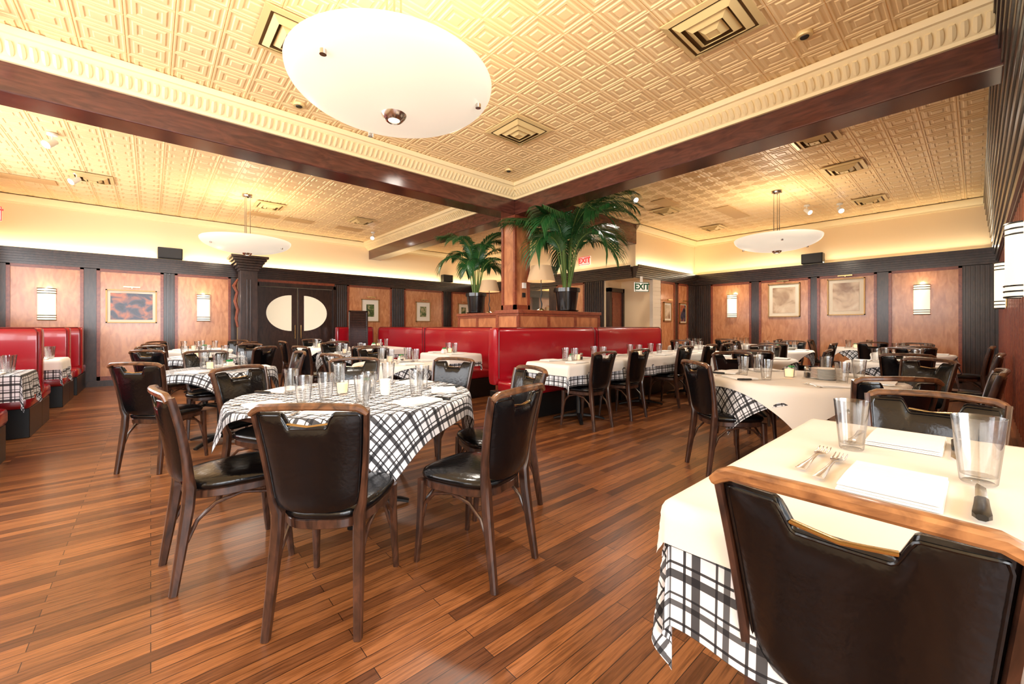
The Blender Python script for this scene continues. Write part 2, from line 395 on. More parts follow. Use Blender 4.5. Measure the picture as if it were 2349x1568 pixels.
# doors ----------------------------------------------------------------
def doubledoor():
    r=O('door_1',None,(2.88,11.8,0),label='dark double door with frosted half-round panes',cat='door',kind='structure')
    b=MB(); 
    b.box(-.95,-.12,0,-.88,0,2.3);b.box(.88,-.12,0,.95,0,2.3);b.box(-.95,-.12,2.22,.95,0,2.32)
    O('door_frame',b.mesh('dframe','dark',False),parent=r)
    O('door_header',MB().box(-.93,-.07,2.32,.93,0,2.4).mesh('dh','redwood',False),parent=r)
    for s in (-1,1):
        b=MB(); x0,x1=(-.875,-.01) if s<0 else (.01,.875)
        b.box(x0,-.07,.02,x1,-.02,2.21)
        lf=O('door_leaf',b.mesh('leaf','dark',False,bevel=.004),parent=r)
        vs=[];n=24; cxx=s*.15
        for k in range(n+1):
            a=-math.pi/2+math.pi*k/n
            vs.append((cxx+s*.57*math.cos(a),-.085,1.56+.46*math.sin(a)))
        m=len(vs); vs+=[(x,-.06,z) for x,y,z in vs]
        fs=[tuple(range(m)),tuple(range(m,2*m))]+[(i,(i+1)%m,m+(i+1)%m,m+i) for i in range(m)]
        O('door_pane',MB().add(vs,fs).mesh('pane','doorpane'),parent=lf)
        b=MB(); b.lathe([(.012,.9),(.012,1.25)],10,s*.07,-.11); b.box(s*.07-.008,-.11,.93,s*.07+.008,-.07,.95); b.box(s*.07-.008,-.11,1.2,s*.07+.008,-.07,1.22)
        O('handle',b.mesh('handle','brass'),parent=lf)
doubledoor()
r=O('door_2',None,(0,0,0),label='brown wooden exit door with a dark frame',cat='door',kind='structure')
O('door_leaf',MB().box(8.82,6.2,.02,9.32,6.24,2.1).box(8.9,6.185,.2,9.24,6.2,1.0).box(8.9,6.185,1.15,9.24,6.2,1.95).mesh('dl','redwood',False,bevel=.004),parent=r)
O('door_frame',MB().box(8.72,6.15,0,8.82,6.26,2.2).box(9.32,6.15,0,9.38,6.26,2.2).box(8.72,6.15,2.1,9.38,6.26,2.2).mesh('df','dark',False),parent=r)
O('handle',MB().lathe([(.02,1.0),(.025,1.03),(.02,1.06)],12,8.88,6.16).mesh('kn','brass'),parent=r)

# decorative post
r=O('post',None,(1.70,11.25,0),label='black wooden post with flared stepped capital and carved scroll',cat='post')
O('post_shaft',MB().box(-.17,-.17,0,.17,.17,2.5).box(-.2,-.2,0,.2,.2,.2).box(-.05,-.19,.3,-.02,-.17,2.3).box(.02,-.19,.3,.05,-.17,2.3).mesh('sh','dark',False,bevel=.006),parent=r)
b=MB()
for i in range(6): 
    w=.19+.035*i; b.box(-w,-w,2.5+i*.055,w,w,2.552+i*.055)
O('capital',b.mesh('capt','dark',False,bevel=.004),parent=r)
b=MB(); pts=[(-.2,-.02,1.2),(-.23,0,1.4),(-.2,0,1.6),(-.25,0,1.8),(-.21,0,2.0),(-.27,0,2.15),(-.2,0,2.3)]
b.sweep(pts,[.02,.03,.03,.035,.03,.04,.02],8,(0,1,0)); O('carved_scroll',b.mesh('scr','redwood'),parent=r,label='carved cherry wood scroll')

# ---------------------------------------------------------------- partition ledge
def ledge(x0,y0,x1,y1,lab):
    r=O('partition',None,((x0+x1)/2,(y0+y1)/2,0),label=lab,cat='partition')
    hx,hy=(x1-x0)/2,(y1-y0)/2
    b=MB().box(-hx,-hy,0,hx,hy,1.42)
    O('partition_body',b.mesh('lb','colwood',False,bevel=.004),parent=r)
    b=MB().box(-hx-.04,-hy-.04,1.42,hx+.04,hy+.04,1.475).box(-hx-.02,-hy-.02,1.38,hx+.02,hy+.02,1.42)
    O('partition_top',b.mesh('lt','redwood',False,bevel=.006),parent=r)
    b=MB()
    n=max(1,round(2*hx/.7))
    for i in range(n+1):
        u=-hx+2*hx*i/n; b.box(u-.03,-hy-.015,0,u+.03,-hy,1.38)
    n=max(1,round(2*hy/.7))
    for i in range(n+1):
        u=-hy+2*hy*i/n; b.box(-hx-.015,u-.03,0,-hx,u+.03,1.38); b.box(hx,u-.03,0,hx+.015,u+.03,1.38)
    O('partition_stile',b.mesh('ls','redwood',False),parent=r)
ledge(4.2,4.62,6.2,5.12,'cherry wood partition ledge behind the red booths')
ledge(4.76,5.78,5.24,7.05,'cherry wood partition ledge beyond the column')

# ---------------------------------------------------------------- benches
def bench_spec(L,double=False):
    h=L/2
    mb=MB()
    def prof(v):
        a=2*math.pi*v
        c,s=math.cos(a),math.sin(a)
        return (.1+.1*math.copysign(abs(c)**.35,c), .8+.4*math.copysign(abs(s)**.35,s))
    sec=[prof(i/28) for i in range(28)]
    vs=[];fs=[]; xs=[-h,-h+.006,-h+.025]+[-h+.05+(L-.1)*i/8 for i in range(9)]+[h-.025,h-.006,h]
    for i,x in enumerate(xs):
        k=min(i,len(xs)-1-i); sh=[.75,.92,.985][k] if k<3 else 1
        for (y,z) in sec:
            vs.append((x,.1+(y-.1)*sh,.8+(z-.8)*(1-(1-sh)*.25)))
    n=28
    for j in range(len(xs)-1):
        for i in range(n):
            k=(i+1)%n; fs.append((j*n+i,j*n+k,(j+1)*n+k,(j+1)*n+i))
    fs.append(tuple(range(n))); fs.append(tuple((len(xs)-1)*n+i for i in range(n)))
    back=mb.add(vs,fs).mesh('bench_back','red')
    def cushion(y0,y1):
        return MB().box(-h+.01,y0,.32,h-.01,y1,.47).mesh('bench_seat','red',True,bevel=.035,ang=60)
    parts=[('backrest',back),('seat',cushion(-.52,0.02))]
    b=MB().box(-h+.02,-.48,0,h-.02,.18 if not double else .2,.32)
    if double:
        parts.append(('seat',cushion(.18,.72))); b.box(-h+.02,.2,0,h-.02,.68,.32)
    parts.append(('base',b.mesh('bench_base','black',False,bevel=.006)))
    p=MB()
    p.sweep([(-h+.03,-.005,.5),(-h+.03,-.008,1.15),(-h+.06,0.03,1.2),(h-.06,.03,1.2),(h-.03,-.008,1.15),(h-.03,-.005,.5)],.007,6,(0,1,.2))
    parts.append(('piping',p.mesh('piping','pipe'),'dark red vinyl piping'))
    return dict(name='booth_bench',cat='bench',label='red vinyl booth bench with rounded backrest',parts=parts)
B22=bench_spec(2.2); B25=bench_spec(2.4); BD=bench_spec(1.25,True); B10=bench_spec(1.0)
spawn(B22,(4.66,4.35,0),0,'glossy red vinyl booth bench against the wood partition','red booth benches')
spawn(B22,(6.9,4.35,0),0,'glossy red vinyl booth bench past the partition end','red booth benches')
spawn(B25,(4.52,6.85,0),-math.pi/2,'red vinyl booth bench beyond the column','red booth benches')
spawn(B25,(4.52,9.3,0),-math.pi/2,'red vinyl booth bench near the panelled wall','red booth benches')
spawn(B10,(4.2,11.2,0),0,'short red vinyl bench by the panelled wall','red booth benches')
for y in (5.2,7.35,9.6): spawn(BD,(-1.60,y,0),0,'double-sided red vinyl booth bench along the aisle','aisle booths')
spawn(BD,(-1.58,11.0,0),0,'red vinyl booth bench against the panelled wall','aisle booths')

# ---------------------------------------------------------------- chair
def chair_spec(rail='railwood'):
    parts=[]
    def fx(z):
        t=(z-.45)/.47; return .06-.02*t-.06*t*t
    def hw(z): t=(z-.45)/.47; return .160+.052*t**.8 if t>0 else .16
    def ss(t): t=max(0,min(1,t)); return t*t*(3-2*t)
    b=MB(); nu,nv=48,16; fr=[];bk=[]
    def dip(s): return .055*(1-ss((abs(s)-.34)/.15))
    def pt(s,v,side,ex=0):
        zt=.895-dip(s)-.006*s*s; zb=.485+.03*s**4
        z=zb+(zt-zb)*v; y=s*(hw(z)-.004); cv=-.032*(1-s*s)
        th=.008+.017*(1-abs(s)**6)*(1-abs(2*v-1)**8)+ex
        return (fx(z)+cv+side*th,y,z)
    for j in range(nv+1):
        for i in range(nu+1):
            s=-1+2*i/nu
            fr.append(pt(s,j/nv,1)); bk.append(pt(s,j/nv,-1))
    n=nu+1; o=len(fr); fs=[]
    for j in range(nv):
        for i in range(nu):
            a=j*n+i; fs.append((a,a+1,a+n+1,a+n)); fs.append((o+a,o+a+n,o+a+n+1,o+a+1))
    ring=[i for i in range(n)]+[j*n+nu for j in range(1,nv+1)]+[nv*n+i for i in range(nu-1,-1,-1)]+[j*n for j in range(nv-1,0,-1)]
    for k in range(len(ring)):
        a=ring[k]; c=ring[(k+1)%len(ring)]; fs.append((a,c,o+c,o+a))
    b.add(fr+bk,fs); parts.append(('backrest',b.mesh('chair_back','vinyl',ang=60)))
    for side in (-1,1):
        pts=[pt(-.96,v/14,side) for v in range(1,14)]+[pt(s/30,.972,side) for s in range(-28,29)]+[pt(.96,v/14,side) for v in range(13,0,-1)]
        parts.append(('piping',MB().sweep(pts,.0035,6,(1,0,0)).mesh('chair_piping','vinyl'),'black vinyl piping with fine nailheads'))
    b=MB(); pts=[];rad=[]
    for i in range(25):
        s=-1+2*i/24; z=.906+.012*(1-s*s)-.022*ss((abs(s)-.86)/.14)
        pts.append((fx(.905)-.034*(1-s*s)-.004,s*.220,z)); rad.append((.017,.015 if abs(s)<.95 else .011))
    b.sweep(pts,rad,10,(0,0,1),.7); parts.append(('top_rail',b.mesh('chair_rail',rail),'worn brown wooden top rail'))
    b=MB(); pts=[(fx(.86)-.034*(1-s*s)+.0,s*.19,.849-.010*(1-abs(s)/.45)) for s in [x/10 for x in range(-4,5)]]
    b.sweep(pts,(.010,.003),8,(0,0,1),.7); parts.append(('handle',b.mesh('chair_handle','brass'),'brass grip in the backrest cut-out'))  # thin brass strip imitates the golden highlight seen in the cut-out
    for s in (-1,1):
        pts=[(0,s*.178,0),(.03,s*.170,.2),(.055,s*.163,.38),(.062,s*.162,.47)]
        zz=[.52,.6,.68,.76,.84,.9]; pts+=[(fx(z),s*(hw(z)+.006),z) for z in zz]
        rad=[(.016,.017),(.019,.022),(.022,.026),(.022,.026),(.016,.022),(.012,.02),(.011,.019),(.011,.018),(.011,.018),(.011,.016)]
        parts.append(('leg',MB().sweep(pts,rad,8,(1,0,0),.6).mesh('chair_rear_leg','chairwood'),'dark brown back leg rising into the backrest post'))
    for s in (-1,1):
        pts=[(.49,s*.2,0),(.475,s*.195,.15),(.465,s*.19,.3),(.46,s*.188,.43)]
        rad=[(.013,.013),(.016,.017),(.019,.02),(.022,.023)]
        parts.append(('leg',MB().sweep(pts,rad,8,(1,0,0),.6).mesh('chair_front_leg','chairwood')))
    def outline(g=0,n=40):
        o=[]
        for k in range(n):
            a=2*math.pi*k/n; c,sn=math.cos(a),math.sin(a)
            x=math.copysign(abs(c)**.62,c); y=math.copysign(abs(sn)**.62,sn)
            X=.275+(.222+g)*x; w=.172+.055*((X-.05)/.45)
            o.append((X,(w+g)*y))
        return o
    def stack(lv,mi=0):
        vs=[];fs=[];n=40
        for g,z in lv: vs+=[(x,y,z) for x,y in outline(g)]
        for j in range(len(lv)-1):
            for i in range(n):
                k=(i+1)%n; fs.append((j*n+i,j*n+k,(j+1)*n+k,(j+1)*n+i))
        fs.append(tuple(range(n))); fs.append(tuple((len(lv)-1)*n+i for i in range(n)))
        return MB().add(vs,fs)
    parts.append(('seat',stack([(-.004,.44),(.006,.448),(.01,.462),(.004,.477),(-.02,.487),(-.07,.494),(-.14,.497)]).mesh('chair_seat','vinyl',ang=60)))
    parts.append(('seat_frame',stack([(-.008,.40),(-.002,.405),(-.002,.436),(-.008,.442)]).mesh('chair_frame','chairwood')))
    for s in (-1,1):
        pts=[(.47,s*.19,.2),(.44,s*.187,.31),(.38,s*.18,.37),(.27,s*.172,.395),(.16,s*.167,.37),(.09,s*.166,.31),(.05,s*.168,.22)]
        parts.append(('brace',MB().sweep(pts,.009,8,(0,1,0)).mesh('chair_brace','chairwood')))
    pts=[(.468,-.185,.2),(.462,-.15,.32),(.45,-.08,.385),(.448,0,.4),(.45,.08,.385),(.462,.15,.32),(.468,.185,.2)]
    parts.append(('brace',MB().sweep(pts,.009,8,(1,0,0)).mesh('chair_brace2','chairwood')))
    return dict(name='dining_chair',cat='chair',label='dark wooden dining chair with black vinyl back and seat',parts=parts)
CHAIR=chair_spec(); CHAIRL=chair_spec('raillight')
def chair(x,y,a,g='dining chairs',label=None,sp=None): spawn(sp or CHAIR,(x,y,0),math.radians(a),label,g)

# ---------------------------------------------------------------- tables + cloths
def cloth(shape,dim,size,rot=0,z=.765,off=(0,0),seed=0,out=0,mat='plaid',amp=1,Nn=60):
    b=MB(); vs=[];uv=[];fs=[]; rnd=random.Random(seed); ph=rnd.random()*6
    sx,sy=size
    for j in range(Nn+1):
        for i in range(Nn+1):
            u=-sx/2+sx*i/Nn; v=-sy/2+sy*j/Nn
            px=u*math.cos(rot)-v*math.sin(rot)+off[0]; py=u*math.sin(rot)+v*math.cos(rot)+off[1]
            if shape=='round':
                r=math.hypot(px,py); R=dim
                if r<=R: qx,qy=px,py
                else: qx,qy=px*R/r,py*R/r
                par=math.atan2(py,px)*R
            else:
                qx=max(-dim[0],min(dim[0],px)); qy=max(-dim[1],min(dim[1],py)); par=qx-qy*1.0
            e=math.hypot(px-qx,py-qy)
            if e<1e-6:
                X,Y,Z=px,py,z+.0012*math.sin(px*23+ph)*math.sin(py*19+ph)
            else:
                dx,dy=(px-qx)/e,(py-qy)/e
                ar=math.atan2(dy,dx)
                if shape=='round': fold=math.sin(par*15+ph)*.6+math.sin(par*8.3+ph*2)*.5; fl=.08
                else:
                    corner=min(abs(dx),abs(dy)); fl=.035
                    fold=(math.sin(par*17+ph)*.5+math.sin(par*9+ph*3)*.4)*(1-corner)+corner*1.3*math.sin(ar*8+ph)
                o=.014*min(1,e/.03)+fl*e+fold*.12*e*amp+out*min(1,e/.02)
                X=qx+dx*max(o,.006); Y=qy+dy*max(o,.006)
                Z=z-(e if e>.03 else e*e/.03)*.97
            vs.append((X,Y,Z)); uv.append((u,v))
    n=Nn+1
    for j in range(Nn):
        for i in range(Nn):
            a=j*n+i; fs.append((a,a+1,a+n+1,a+n))
    b.add(vs,fs); b.uv=uv
    return b.mesh('tablecloth',mat,ang=180)
def foot(b):
    b.lathe([(.04,.05),(.035,.08),(.035,.70),(.05,.72)],14,mi=0)
    for k in range(4):
        a=math.pi/4+k*math.pi/2; c,s=math.cos(a),math.sin(a)
        b.sweep([(0,0,.07),(c*.15,s*.15,.055),(c*.28,s*.28,.03),(c*.33,s*.33,.015)],[(.03,.025),(.028,.018),(.026,.014),(.022,.012)],8,(0,0,1),.6)
    return b
def rtable(x,y,R,rz=0,lab='round pedestal dining table under a tablecloth'):
    r=O('dining_table',None,(x,y,0),rz,label=lab,cat='table')
    O('table_top',MB().lathe([(R-.02,.722),(R,.73),(R,.752),(R-.006,.76)],48).mesh('top','chairwood'),parent=r)
    O('pedestal',foot(MB()).mesh('ped','black'),parent=r,label='black metal pedestal with four feet')
def qtable(x,y,hx,hy,lab='rectangular pedestal dining table under a tablecloth',two=False):
    r=O('dining_table',None,(x,y,0),label=lab,cat='table')
    O('table_top',MB().box(-hx,-hy,.722,hx,hy,.76).mesh('top','chairwood',False,bevel=.005),parent=r)
    O('pedestal',foot(MB()).mesh('ped','black'),parent=r,label='black metal pedestal with four feet')
PLAB='black and white plaid tablecloth draped over a table'
WLAB='white linen tablecloth laid over a plaid one'
def cl(me,x,y,lab): O('tablecloth',me,(x,y,0),label=lab,cat='tablecloth',group='tablecloths')

# ---------------------------------------------------------------- tabletop items
def glass_spec():
    pr=[(.001,.004),(.028,.004),(.031,.0),(.034,.004),(.05,.168),(.0485,.168),(.033,.02),(.001,.016)]
    me=MB().lathe(pr,24,cap=False).mesh('glass','glass',ang=60)
    return dict(name='drinking_glass',cat='glass',label='clear tapered drinking glass',root=me,parts=[])
GL=glass_spec()
def napkin_mesh():
    b=MB()
    for k,(w,h,zz) in enumerate(((.125,.085,0),(.123,.083,.005),(.119,.084,.010))):
        vs=[];fs=[];n=8
        for lay in (0,1):
            for j in range(n+1):
                for i in range(n+1):
                    u=-1+2*i/n; v=-1+2*j/n
                    vs.append((u*w+.001*k,v*h,zz+(.004 if lay else 0)+.0015*math.sin(u*3+k)*lay))
        m=(n+1)**2
        for j in range(n):
            for i in range(n):
                a=j*(n+1)+i; fs.append((a,a+n+1,a+n+2,a+1)); fs.append((m+a,m+a+1,m+a+n+2,m+a+n+1))
        ring=[i for i in range(n+1)]+[j*(n+1)+n for j in range(1,n+1)]+[n*(n+1)+i for i in range(n-1,-1,-1)]+[j*(n+1) for j in range(n-1,0,-1)]
        for q in range(len(ring)):
            a=ring[q]; c=ring[(q+1)%len(ring)]; fs.append((a,c,m+c,m+a))
        b.add(vs,fs)
    return b.mesh('napkin','napkin')
NP=dict(name='napkin',cat='napkin',label='folded white linen napkin on the table',root=napkin_mesh(),parts=[])
def fork_mesh():
    b=MB(); b.sweep([(-.12,0,.006),(-.08,0,.006),(-.02,0,.007),(.03,0,.009),(.05,0,.007)],[(.012,.002),(.010,.002),(.005,.002),(.004,.002),(.011,.0015)],8,(0,0,1))
    b.sweep([(.05,0,.007),(.065,0,.005),(.078,0,.005)],[(.011,.0015),(.015,.0015),(.015,.0015)],8,(0,0,1))
    for k in range(4):
        y=-.0125+k*.0083; b.sweep([(.075,y,.005),(.1,y,.006),(.125,y,.010)],[(.0028,.0015),(.0025,.0013),(.001,.001)],6,(0,0,1))
    return b.mesh('fork','steel')
def knife_parts():
    h=MB().sweep([(-.12,0,.009),(-.11,0,.01),(-.06,0,.01),(-.01,0,.009),(0,0,.008)],[(.008,.006),(.013,.008),(.011,.008),(.010,.008),(.008,.006)],8,(0,0,1),.7).mesh('knife_handle','black')
    bl=MB().sweep([(0,0,.006),(.02,0,.006),(.1,.001,.005),(.13,.006,.004)],[(.009,.0015),(.010,.0013),(.009,.001),(.001,.0008)],6,(0,0,1)).mesh('knife_blade','steel')
    return [('handle',h,'black riveted handle'),('blade',bl,'steel blade')]
FK=dict(name='fork',cat='fork',label='steel dinner fork lying on the tablecloth',root=fork_mesh(),parts=[])
KN=dict(name='steak_knife',cat='knife',label='steak knife with black handle on the table',parts=knife_parts())
PL=dict(name='plate',cat='plate',label='small round white plate in a stack',root=MB().lathe([(.001,.002),(.06,.0),(.062,.003),(.108,.013),(.11,.0155),(.106,.0155),(.06,.006),(.001,.005)],32,cap=False).mesh('plate','china'),parts=[])
VT=dict(name='votive_candle',cat='candle',label='glowing votive candle in a glass holder',parts=[
 ('glass_holder',MB().lathe([(.03,0),(.036,.004),(.042,.09),(.039,.09),(.033,.01),(.001,.008)],20,cap=False).mesh('vt','glass')),
 ('candle',MB().lathe([(.001,.011),(.030,.011),(.035,.07),(.034,.074),(.001,.072)],18,cap=False).mesh('vc','candle'),'lit amber wax')])
SH=dict(name='shaker',cat='shaker',label='glass salt and pepper shaker with steel cap',parts=[
 ('shaker_glass',MB().lathe([(.02,0),(.023,.004),(.02,.06),(.016,.07)],10).mesh('sg','glass',False)),
 ('pepper',MB().lathe([(.016,.004),(.017,.04)],10).mesh('sp','pepper')),
 ('shaker_cap',MB().lathe([(.019,.069),(.019,.084),(.012,.092)],14).mesh('sc','steel'),'domed steel cap')])
def caddy():
    b=MB()
    for k in range(5): b.box(-.03,-.022+k*.01,.012,.03,-.018+k*.01,.07+.004*(k%2),0)
    g=MB()
    for k in range(3): g.box(-.028,-.017+k*.012,.014,.03,-.013+k*.012,.09,0)
    h=MB().box(-.04,-.03,0,.04,.03,.01).box(-.04,-.03,.01,-.036,.03,.05).box(.036,-.03,.01,.04,.03,.05).box(-.036,-.03,.01,.036,-.026,.05).box(-.036,.026,.01,.036,.03,.05)
    return [('caddy_tray',h.mesh('ct','china',False,bevel=.001)),('white_packet',b.mesh('wp','paper',False)),('green_packet',g.mesh('gp','green',False))]
CD=dict(name='sugar_caddy',cat='sugar caddy',label='white china sugar caddy with green and white packets',parts=caddy())
cupm=MB().lathe([(.001,.003),(.026,.0),(.028,.004),(.036,.045),(.038,.05),(.035,.05),(.026,.008),(.001,.007)],20,cap=False).mesh('ramekin','china')
RM=dict(name='ramekin',cat='cup',label='small white ramekin in a stack',root=cupm,parts=[])
def stack(x,y,z,n,g):
    for k in range(n): spawn(PL,(x+random.uniform(-.002,.002),y,z+k*.0095),0,group=g)
def setting(x,y,z,R,dirs,detail=2,stk=0,plain_rot=0,g='table settings'):
    for a in dirs:
        a=math.radians(a); c,s=math.cos(a),math.sin(a)
        nx_,ny_=x+c*(R-.15),y+s*(R-.15)
        spawn(NP,(nx_,ny_,z),a+math.pi/2,group='folded napkins')
        spawn(GL,(x+c*(R-.30)-s*.13,y+s*(R-.30)+c*.13,z),0,group='drinking glasses')
        if detail>1:
            spawn(FK,(nx_+s*.15,ny_-c*.15,z),a+math.pi,group='forks')
            spawn(KN,(nx_-s*.15,ny_+c*.15,z),a+math.pi,group='steak knives')
    if detail>0:
        spawn(VT,(x-.09,y+.04,z),group='votive candles')
        spawn(SH,(x+.02,y-.07,z),group='shakers')
        if detail>1: spawn(SH,(x+.07,y-.05,z),group='shakers')
        spawn(CD,(x+.08,y+.07,z),.6,group='sugar caddies')
    if stk: stack(x+.02,y-.2 if R>.6 else y-.16,z,stk,'stacked plates')

# Table A
ZT=.7675; ZW=.774
AX,AY=1.05,2.76
rtable(AX,AY,.74,.3,'round pedestal dining table covered with plaid cloth')
cl(cloth('round',.74,(1.56,1.56),math.radians(45-14),.765,(.06,-.05),3,Nn=80),AX,AY,'black and white plaid tablecloth with a hanging corner')
GA='chairs around the round table'
for c in ((.47,1.71,50),(.06,2.58,5),(1.35,1.50,104),(2.05,2.15,165),(.50,3.58,-56),(1.42,3.82,-110),(2.09,3.2,202)): chair(*c,g=GA)
setting(AX,AY,ZT,.72,[235,190,285,330,125,70,22],2)
for k in range(4): spawn(RM,(1.16,2.58,ZT+k*.018),group='stacked ramekins')
spawn(GL,(1.02,2.5,ZT),group='drinking glasses'); spawn(GL,(.80,2.62,ZT),group='drinking glasses')
# foreground table
FX,FY=1.72,.135
qtable(FX,FY,.70,.385)
cl(cloth('rect',(.70,.385),(2.04,1.41),0,.765,(0,0),5,Nn=90),FX,FY,PLAB)
cl(cloth('rect',(.705,.39),(1.62,.98),0,.7705,(0,0),8,out=.010,mat='white',amp=.5,Nn=80),FX,FY,WLAB)
chair(.95,.16,0,label='dining chair with worn wooden top rail pulled to the white table',sp=CHAIRL); chair(2.56,.13,180)
spawn(GL,(1.915,.302,ZW),sc=1.05,group='drinking glasses'); spawn(GL,(1.772,-.003,ZW),sc=1.12,group='drinking glasses')
spawn(NP,(1.56,.155,ZW),0,group='folded napkins',sc=1.2); spawn(NP,(2.18,.18,ZW),0,group='folded napkins',sc=1.2)
spawn(FK,(1.66,.36,ZW),0,sc=1.3,group='forks'); spawn(FK,(1.61,.305,ZW),0,sc=1.3,group='forks')
spawn(KN,(1.57,-.008,ZW),0,sc=1.3,group='steak knives')
spawn(KN,(2.15,.05,ZW),math.pi,sc=1.2,group='steak knives')
spawn(FK,(2.1,.32,ZW),math.pi,sc=1.2,group='forks')
def rt(x,y,R,white,chairs,dirs,detail=1,stk=0,seed=0,rot=45,drop=.08):
    rtable(x,y,R)
    s=2*(R+drop)
    cl(cloth('round',R,(s,s),math.radians(rot),.765,(0,0),seed,Nn=44),x,y,PLAB)
    if white: cl(cloth('round',R+.004,(s-.10,s-.1),math.radians(rot+40),.7705,(0,0),seed+9,out=.012,mat='white',amp=.6,Nn=44),x,y,WLAB)
    for c in chairs: chair(*c)
    setting(x,y,ZW if white else ZT,R,dirs,detail,stk)
rt(.56,5.3,.5,False,[(-.08,4.58,48),(1.3,5.3,180),(.5,6.12,-90)],[225,0,90],1,4,11)
rt(.6,7.5,.5,False,[(-.02,6.85,48),(1.25,6.9,130),(1.25,8.15,225),(0,8.2,-45)],[225,-45,45,135],1,0,12)
rt(.7,9.8,.5,True,[(.05,9.2,45),(1.4,9.2,135),(1.4,10.5,225),(.1,10.5,-45)],[225,-45,45,135],1,0,13)
rt(2.3,4.75,.5,True,[(1.48,4.6,10),(2.35,5.6,-93)],[190,90,0,270],1,3,14)
rt(2.5,6.9,.5,False,[(1.7,6.7,15),(2.45,6.12,88),(2.5,7.75,-90)],[195,270,90,0],1,3,15)
rt(2.8,9.3,.5,True,[(2.0,9.2,5),(2.8,8.45,90),(2.8,10.15,-90)],[180,270,90,0],1,0,16)
rt(4.26,1.04,.7,True,[(3.5,1.58,-38),(3.28,.32,38),(5.3,.3,147),(4.98,1.84,225),(4.35,-.08,92)],[145,218,325,45,272,100],2,9,17,rot=20,drop=.12)
rt(6.4,2.1,.5,True,[(5.62,1.85,18),(6.5,1.28,95),(7.2,2.2,185)],[198,275,5,90],1,5,18)
rt(6.9,.65,.48,True,[(6.1,.5,12),(7.7,.7,180),(6.9,-.14,90)],[190,0,270,90],1,7,19)
rt(9.1,2.5,.5,True,[(8.3,2.4,5),(9.1,1.7,90),(9.9,2.5,180),(9.1,3.3,-90)],[185,270,0,90],1,4,20)
rt(9.3,.7,.48,True,[(8.5,.6,8),(10.1,.7,180),(9.3,-.12,90)],[188,0,270,90],1,4,21)
rt(10.9,1.6,.45,True,[(10.2,1.3,20),(10.9,2.4,-90)],[200,90,270],1,0,22)
rt(9.3,4.35,.45,True,[(8.55,4.2,10),(9.3,3.55,90)],[190,270,0],1,0,23)
rt(10.9,3.9,.45,True,[(10.1,3.9,0),(10.9,3.05,90)],[180,270,0],1,0,24)
def qt(x,y,hx,hy,chairs,seed,items,drop=.24,white=True,ch=None):
    qtable(x,y,hx,hy)
    cl(cloth('rect',(hx,hy),(2*(hx+drop),2*(hy+drop)),0,.765,(0,0),seed,Nn=56),x,y,PLAB)
    if white: cl(cloth('rect',(hx+.004,hy+.004),(2*(hx+.14),2*(hy+.14)),0,.7705,(0,0),seed+3,out=.012,mat='white',amp=.6,Nn=56),x,y,WLAB)
    z=ZW if white else ZT
    for c in chairs: chair(*c)
    for (dx,dy) in items:
        spawn(GL,(x+dx+.12,y+dy*.35,z),group='drinking glasses'); spawn(NP,(x+dx,y+dy,z),0 if abs(dx)<hx*.9 else math.pi/2,group='folded napkins')
    spawn(VT,(x,y+.02,z),group='votive candles'); spawn(SH,(x+.09,y+.03,z),group='shakers'); spawn(CD,(x-.1,y+.04,z),.2,group='sugar caddies')
qt(4.22,3.46,.60,.33,[(4.02,2.92,90),(4.82,2.94,90)],31,[(-.3,-.22),(.3,-.22),(-.3,.22),(.3,.22)],.26)
qt(5.72,3.46,.60,.33,[(6.08,2.93,90)],32,[(-.3,-.22),(.3,-.22),(-.3,.22),(.3,.22)],.26)
qt(7.2,3.46,.58,.33,[(6.95,2.93,90),(7.65,2.94,90)],33,[(-.3,-.22),(.3,-.22),(-.3,.22),(.3,.22)],.26)
qt(3.78,5.85,.30,.42,[],34,[(-.1,-.28),(-.1,.28)],.2)
qt(3.72,8.6,.33,.6,[],35,[(-.15,-.35),(.1,.3)],.2)
for k,y in enumerate((6.28,8.5)):
    qt(-1.52,y,.60,.34,[],40+k,[(.35,-.18),(.35,.18)],.26,white=(k>0))

# ---------------------------------------------------------------- pendants
def pendant(x,y,R,zr,zb,lab):
    r=O('pendant_lamp',None,(x,y,0),label=lab,cat='pendant lamp')
    pr=[];n=14
    for i in range(n+1):
        a=i/n; pr.append((max(.001,R*math.sin(a*math.pi/2)),zb+(zr-zb)*(1-math.cos(a*math.pi/2))))
    inner=[(max(.001,p[0]-.008),p[1]+.008) for p in pr[::-1]]
    O('lamp_shade',MB().lathe(pr+inner,64,cap=False).mesh('bowl','bowl',ang=80),parent=r,label='shallow glowing alabaster glass bowl')
    O('finial',MB().lathe([(.036,zb-.036),(.045,zb-.04),(.052,zb-.035),(.07,zb-.015),(.08,zb+.004),(.05,zb+.01)],28,cap=False).mesh('fin','steel'),parent=r,label='round brushed metal downlight')
    O('bulb',MB().lathe([(.001,zb-.030),(.036,zb-.030),(.036,zb-.026)],20,cap=False).mesh('fb','bulb'),parent=r)
    O('canopy',MB().lathe([(.085,CH-.012),(.08,CH-.035),(.03,CH-.05)],28).mesh('can','steel'),parent=r,label='round ceiling canopy')
    for k in range(3):
        a=k*2*math.pi/3+2.2; c,s=math.cos(a),math.sin(a)
        O('rod',MB().sweep([(c*.05,s*.05,CH-.03),(c*.05,s*.05,zb+.03)],.007,8,(1,0,0)).mesh('rod','steel'),parent=r)
        a-=.75; c,s=math.cos(a),math.sin(a)
        rr=R*.86; zz=zb+(zr-zb)*(1-math.cos(math.asin(.86)))
        O('clip',MB().lathe([(.018,zz-.03),(.018,zz-.005),(.01,zz+.0)],12,c*rr,s*rr).mesh('clip','steel'),parent=r,label='small metal shade clip')
    return r
